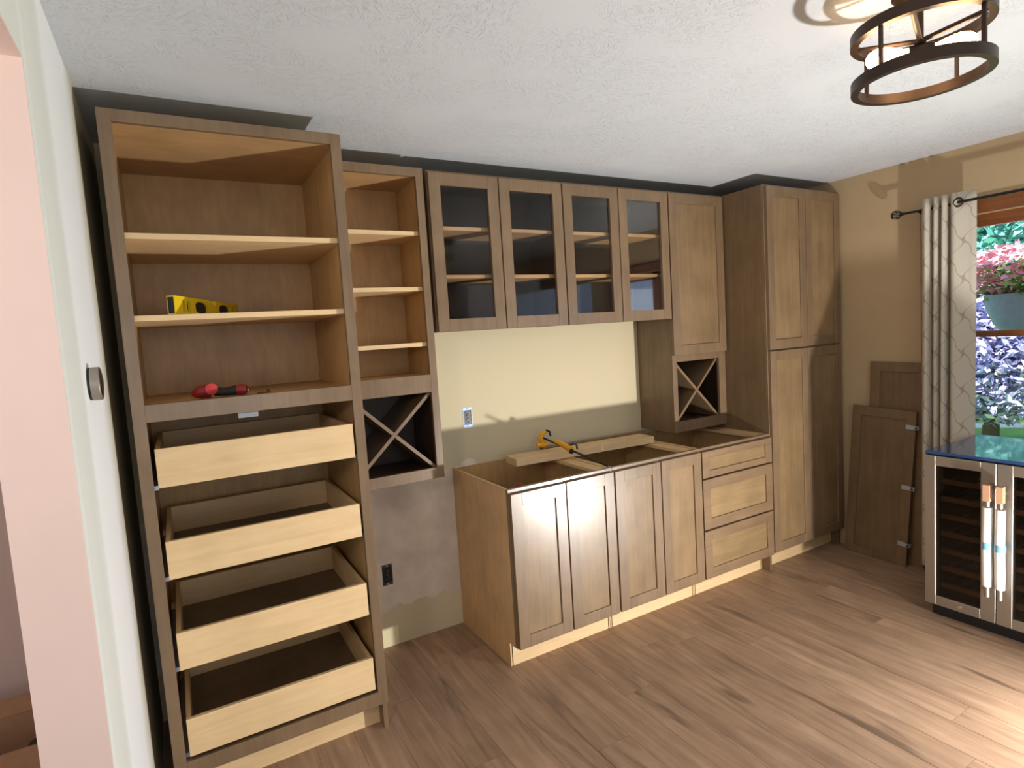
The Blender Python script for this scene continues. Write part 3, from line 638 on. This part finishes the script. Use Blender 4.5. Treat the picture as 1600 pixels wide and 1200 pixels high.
for di, (a, b_) in enumerate(((Y0, YS+.07), (YS-.07, Y1))):
    z0, z1 = 3.15, 33.3; s = 1.9; sh_ = 2.35
    la, lb = (s, sh_) if di == 0 else (sh_, s)
    d = MB().box(FX, FX+1.6, a, a-la, z0, z1).box(FX, FX+1.6, b_+lb, b_, z0, z1).box(FX, FX+1.6, a-la, b_+lb, z0, z0+s).box(FX, FX+1.6, a-la, b_+lb, z1-s, z1)
    d = d.build('cooler_door', METAL, t, bevel=.07)
    B(FX+.35, FX+.5, a-la+.02, b_+lb-.02, z0+s-.02, z1-s+.02).build('glass_pane', TINTED, d)
    yh = (YS+.82) if di == 0 else (YS-1.15)
    h = MB().tube([(FX-1.45, yh, 8.6), (FX-1.45, yh, 29.2)], .42, 14).build('handle', METAL, d, smooth=True)
    for zz in (10.3, 28.2): MB().tube([(FX, yh, zz), (FX-1.45, yh, zz)], .3, 10).build('handle_post', METAL, d, smooth=True)
    MB().tube([(FX-1.45, yh, 10.6), (FX-1.45, yh, 12.5), (FX-1.45, yh+.08, 18), (FX-1.45, yh, 25.4)], [.72, .8, .78, .74], 14).build('foam_wrap', WHITEFOAM, d, smooth=True)
    MB().tube([(FX-1.45, yh, 17.6), (FX-1.45, yh, 18.9)], .83, 14).build('tape_band', BLUETAPE, d, smooth=True)
    B(FX-2.1, FX-.9, yh-.5, yh+.5, 26.6, 29.6).build('card_sleeve', BROWN, d)
m = MB().tube([(FX-.12, -61.4, 4.1), (FX, -61.4, 4.1)], .3, 14); m.build('lock', CHROME, t, smooth=True)
for zi in range(7):
    z = 27.9-3.55*zi
    for (a, b_) in ((Y0-1.5, YS+.7), (YS-.7, Y1+1.5)):
        sh = MB().box(FX+2.6, FX+3.4, a-.2, b_+.2, z-.55, z+.45); sh.build('rack_front', plain('rack_wood', (168, 124, 84), .5) if zi == 0 and a == Y0-1.5 else bpy.data.materials['rack_wood'], t, bevel=.05)
        w = MB()
        for q in range(5): yy = a-.8-(a-b_-1.6)*q/4; w.tube([(FX+3.4, yy, z-.2), (152.5, yy, z-.2)], .09, 6)
        w.build('rack_wires', ZINC, t)

# ------------------------------------------------------------------ ceiling light
LX, LY = 77.63, -80.12
t = thing('ceiling_light', 'dark bronze two-ring ceiling light with two glowing bulbs', 'ceiling light', (LX, LY, ZC))
MB().lathe([(2.6, -.02), (2.6, -.7), (2.2, -1.0), (.6, -1.1)], (LX, LY, ZC), 'z', 36).build('canopy', BRONZE, t, smooth=True)
MB().tube([(LX, LY, ZC-1.0), (LX, LY, 90.6)], .33, 14).build('stem', BRONZE, t, smooth=True)
for zb in (86.39, 91.35):
    MB().lathe([(6.5, 0), (6.5, 1.15), (6.0, 1.15), (5.98, .25), (5.75, .2), (5.75, 0)], (LX, LY, zb), 'z', 72, closed=True).build('ring', BRONZE, t, smooth=True)
for k in range(4):
    a = math.radians(82+90*k); px, py = LX+6.12*math.cos(a), LY+6.12*math.sin(a)
    B(-.2, .2, -.13, .13, 87.2, 91.6, mtx=Matrix.Translation((px, py, 0)) @ Matrix.Rotation(a, 4, 'Z')).build('post', BRONZE, t)
for k in range(4):
    a = math.radians(19+90*k)
    MB().tube([(LX+.3*math.cos(a), LY+.3*math.sin(a), 90.7), (LX+6.1*math.cos(a), LY+6.1*math.sin(a), 91.75)], .27, 8).build('arm', BRONZE, t)
MB().lathe([(.45, 0), (.6, .15), (.45, .35)], (LX, LY, 90.35), 'z', 16).build('hub', BRONZE, t, smooth=True)
ba = math.radians(-50.7); bd = Vector((math.cos(ba), math.sin(ba), 0)); bc = Vector((LX, LY, 89.6))
def put(mb, sgn, off):
    q = Vector((1, 0, 0)).rotation_difference(bd*sgn).to_matrix().to_4x4()
    mm = Matrix.Translation(bc) @ q; mb.v = [mm @ v for v in mb.v]; return mb
put(MB().lathe([(.72, -1.15), (.72, 1.15)], (0, 0, 0), 'x', 24), 1, 0).build('socket', BRONZE, t, smooth=True)
BULB = plain('glowing_bulb', (255, 214, 160), .2, emit=(255, 206, 150), estr=32)
for sgn in (1, -1):
    put(MB().lathe([(.5, 1.15), (.52, 1.5), (.75, 2.1), (1.0, 3.0), (1.1, 3.7), (1.0, 4.3), (.7, 4.8), (.3, 5.05), (0, 5.1)], (0, 0, 0), 'x', 24), sgn, 0).build('bulb', BULB, t, smooth=True)

# ------------------------------------------------------------------ carton in the side room
t = thing('cardboard_box', 'open cardboard box with dark blue and green things inside, on the side room floor', 'box', (-26, -12, 0))
bx = MB().box(-36, -11, -19, -18.8, 0, 13.0).box(-36, -11, -9.2, -9, 0, 13.0).box(-36, -35.8, -18.8, -9.2, 0, 13).box(-11.2, -11, -18.8, -9.2, 0, 13).box(-35.8, -11.2, -18.8, -9.2, 0, .3)
bx.build('carton', BROWN, t)
B(-35.8, -11.2, -.1, .1, 0, 3.0, mtx=Matrix.Translation((0, -9.0, 13.0)) @ Matrix.Rotation(math.radians(-60), 4, 'X')).build('flap', BROWN, t)
for k, (cx, cy, col, word) in enumerate(((-31.5, -15.5, (60, 74, 30), 'dark green rolled bundle, leftmost in the cardboard box'), (-26.0, -15.8, (44, 44, 58), 'slate rolled bundle between the green and the navy ones'), (-20.6, -15.6, (30, 46, 140), 'navy blue rolled bundle nearest the pink wall corner'), (-15.4, -14.4, (46, 60, 34), 'olive rolled bundle, rightmost in the cardboard box'))):
    g = MB(); g.lathe([(0, 0), (1.9, 1.2), (2.3, 4), (2.2, 8.5), (1.4, 10.6), (0, 11.2)], (cx, cy, .35), 'z', 14)
    tag(g.build('fabric_bundle', plain('bundle_%d' % k, col, .8, noise=.2), None, (cx, cy, .35), smooth=True), word, 'bundle', 'rolled bundles in the cardboard box')

# ------------------------------------------------------------------ garden outside the window
LAWN = plain('lawn_grass', (120, 168, 78), .9, noise=.25, nscale=3)
la = MB(); la.v = [Vector(p) for p in ((XR+8, -400, -22), (900, -400, -22), (900, 700, -22), (XR+8, 700, -22), (XR+8, -400, -24), (900, -400, -24), (900, 700, -24), (XR+8, 700, -24))]
la.f = [[0, 1, 2, 3], [7, 6, 5, 4], [0, 4, 5, 1], [1, 5, 6, 2], [2, 6, 7, 3], [3, 7, 4, 0]]
struct('lawn', la, LAWN)
struct('garden_path', MB().box(-120, 160, -9, 9, -22, -21.4, mtx=Matrix.Translation((470, 90, 0)) @ Matrix.Rotation(math.radians(-52), 4, 'Z')), plain('pale_paving', (214, 208, 200), .8, noise=.06, nscale=4))
def leaves(seed, n, centre, rad, size, shell=.55, droop=0., flat=1.0):
    r = random.Random(seed); mb = MB()
    for _ in range(n):
        d = Vector((r.gauss(0, 1), r.gauss(0, 1), r.gauss(0, 1))).normalized(); k = shell+(1-shell)*r.random()
        p = Vector(centre)+Vector((d.x*rad[0]*k, d.y*rad[1]*k, d.z*rad[2]*k))
        u = Vector((r.gauss(0, 1), r.gauss(0, 1), r.gauss(0, .5)*flat-droop)).normalized(); w = u.cross(Vector((r.gauss(0, 1), r.gauss(0, 1), r.gauss(0, 1)))).normalized()
        s = size*r.uniform(.6, 1.3); b = len(mb.v)
        mb.v += [p, p+u*s*.5+w*s*.22, p+u*s, p+u*s*.5-w*s*.22]; mb.f.append([b, b+1, b+2, b+3])
    return mb
def leafmat(name, c1, c2, c3=None):
    m, nt, b = newmat(name); L = nt.links.new; b.inputs['Roughness'].default_value = .45
    g = N(nt, 'ShaderNodeNewGeometry'); r = N(nt, 'ShaderNodeValToRGB'); L(g.outputs['Random Per Island'], r.inputs[0])
    r.color_ramp.elements[0].color = lin(c1); r.color_ramp.elements[1].color = lin(c2); r.color_ramp.elements[1].position = .8 if c3 else 1
    if c3: e = r.color_ramp.elements.new(1.0); e.color = lin(c3)
    L(r.outputs[0], b.inputs['Base Color']); return m
LF_TEAL = leafmat('blue_green_leaves', (90, 170, 160), (160, 222, 210)); LF_PURP = leafmat('maple_leaves', (136, 140, 190), (172, 172, 216), (250, 222, 232)); LF_GREEN = leafmat('basket_leaves', (70, 130, 60), (130, 175, 90))
LF_PINK = leafmat('pink_petals', (240, 135, 160), (254, 218, 228)); TRUNK = plain('bark', (90, 70, 58), .9)
def tree(cx, cy, cz, rad, n, size, mat, label, seed, name='leafy_tree', shell=.5, droop=0.):
    t = thing(name, label, 'tree', (cx, cy, -22), None)
    MB().tube([(cx, cy, -22), (cx+2, cy, cz*.4), (cx, cy, cz)], [rad[0]*.07+1, rad[0]*.05+1, 1], 10).build('trunk', TRUNK, t)
    leaves(seed, n, (cx, cy, cz), rad, size, shell, droop).build('foliage', mat, t, kind='stuff')
tree(700, 150, 100, (80, 100, 130), 14000, 11, LF_TEAL, 'tall blue-green tree farthest away in the garden', 1)
tree(690, -60, 110, (80, 95, 135), 14000, 11, LF_TEAL, 'wide blue-green tree behind the hanging basket', 2)
tree(690, 355, 100, (80, 90, 130), 8000, 11, LF_TEAL, 'blue-green tree standing farthest from the hanging basket', 5)
tree(420, 42, 34, (50, 52, 42), 15000, 5.5, LF_PURP, 'low spreading purple-leaved maple beyond the window', 3, 'purple_maple', .55, .4)
tree(430, -62, 36, (48, 48, 44), 12000, 5.5, LF_PURP, 'purple-leaved maple standing right of the larger maple', 4, 'purple_maple', .55, .4)
t = thing('hanging_basket', 'hanging flower basket of pink blooms outside the window', 'hanging basket', (200, -48, 54))
MB().lathe([(4.2, 54), (6.5, 56.5), (8.2, 61), (8.6, 64.5), (8.2, 64.6), (7.4, 61), (3.5, 55)], (200, -48, 0), 'z', 32).build('pot', plain('blue_grey_pot', (150, 165, 190), .6, noise=.1), t, smooth=True)
leaves(11, 900, (200, -47.5, 68), (12, 12, 6), 2.6, .3).build('leaves', LF_GREEN, t, kind='stuff')
leaves(12, 1500, (200, -46, 71), (13.5, 14, 6.5), 2.4, .75).build('blooms', LF_PINK, t, kind='stuff')
for k in range(3):
    a = 2*math.pi*k/3; MB().tube([(200+8.2*math.cos(a), -48+8.2*math.sin(a), 64.4), (200, -48, 92)], .12, 6).build('hanger_wire', BLACK, t)
MB().tube([(200, -48, 91.5), (200.5, -49, 94), (202, -54, 95.5), (203, -60, 94), (203.2, -63, 88), (203.2, -63, -22)], .4, 8).build('hook_pole', BLACK, t, smooth=True)

# tidy: drop the builder's own notes
for o in bpy.data.objects:
    if '_o' in o: del o['_o']
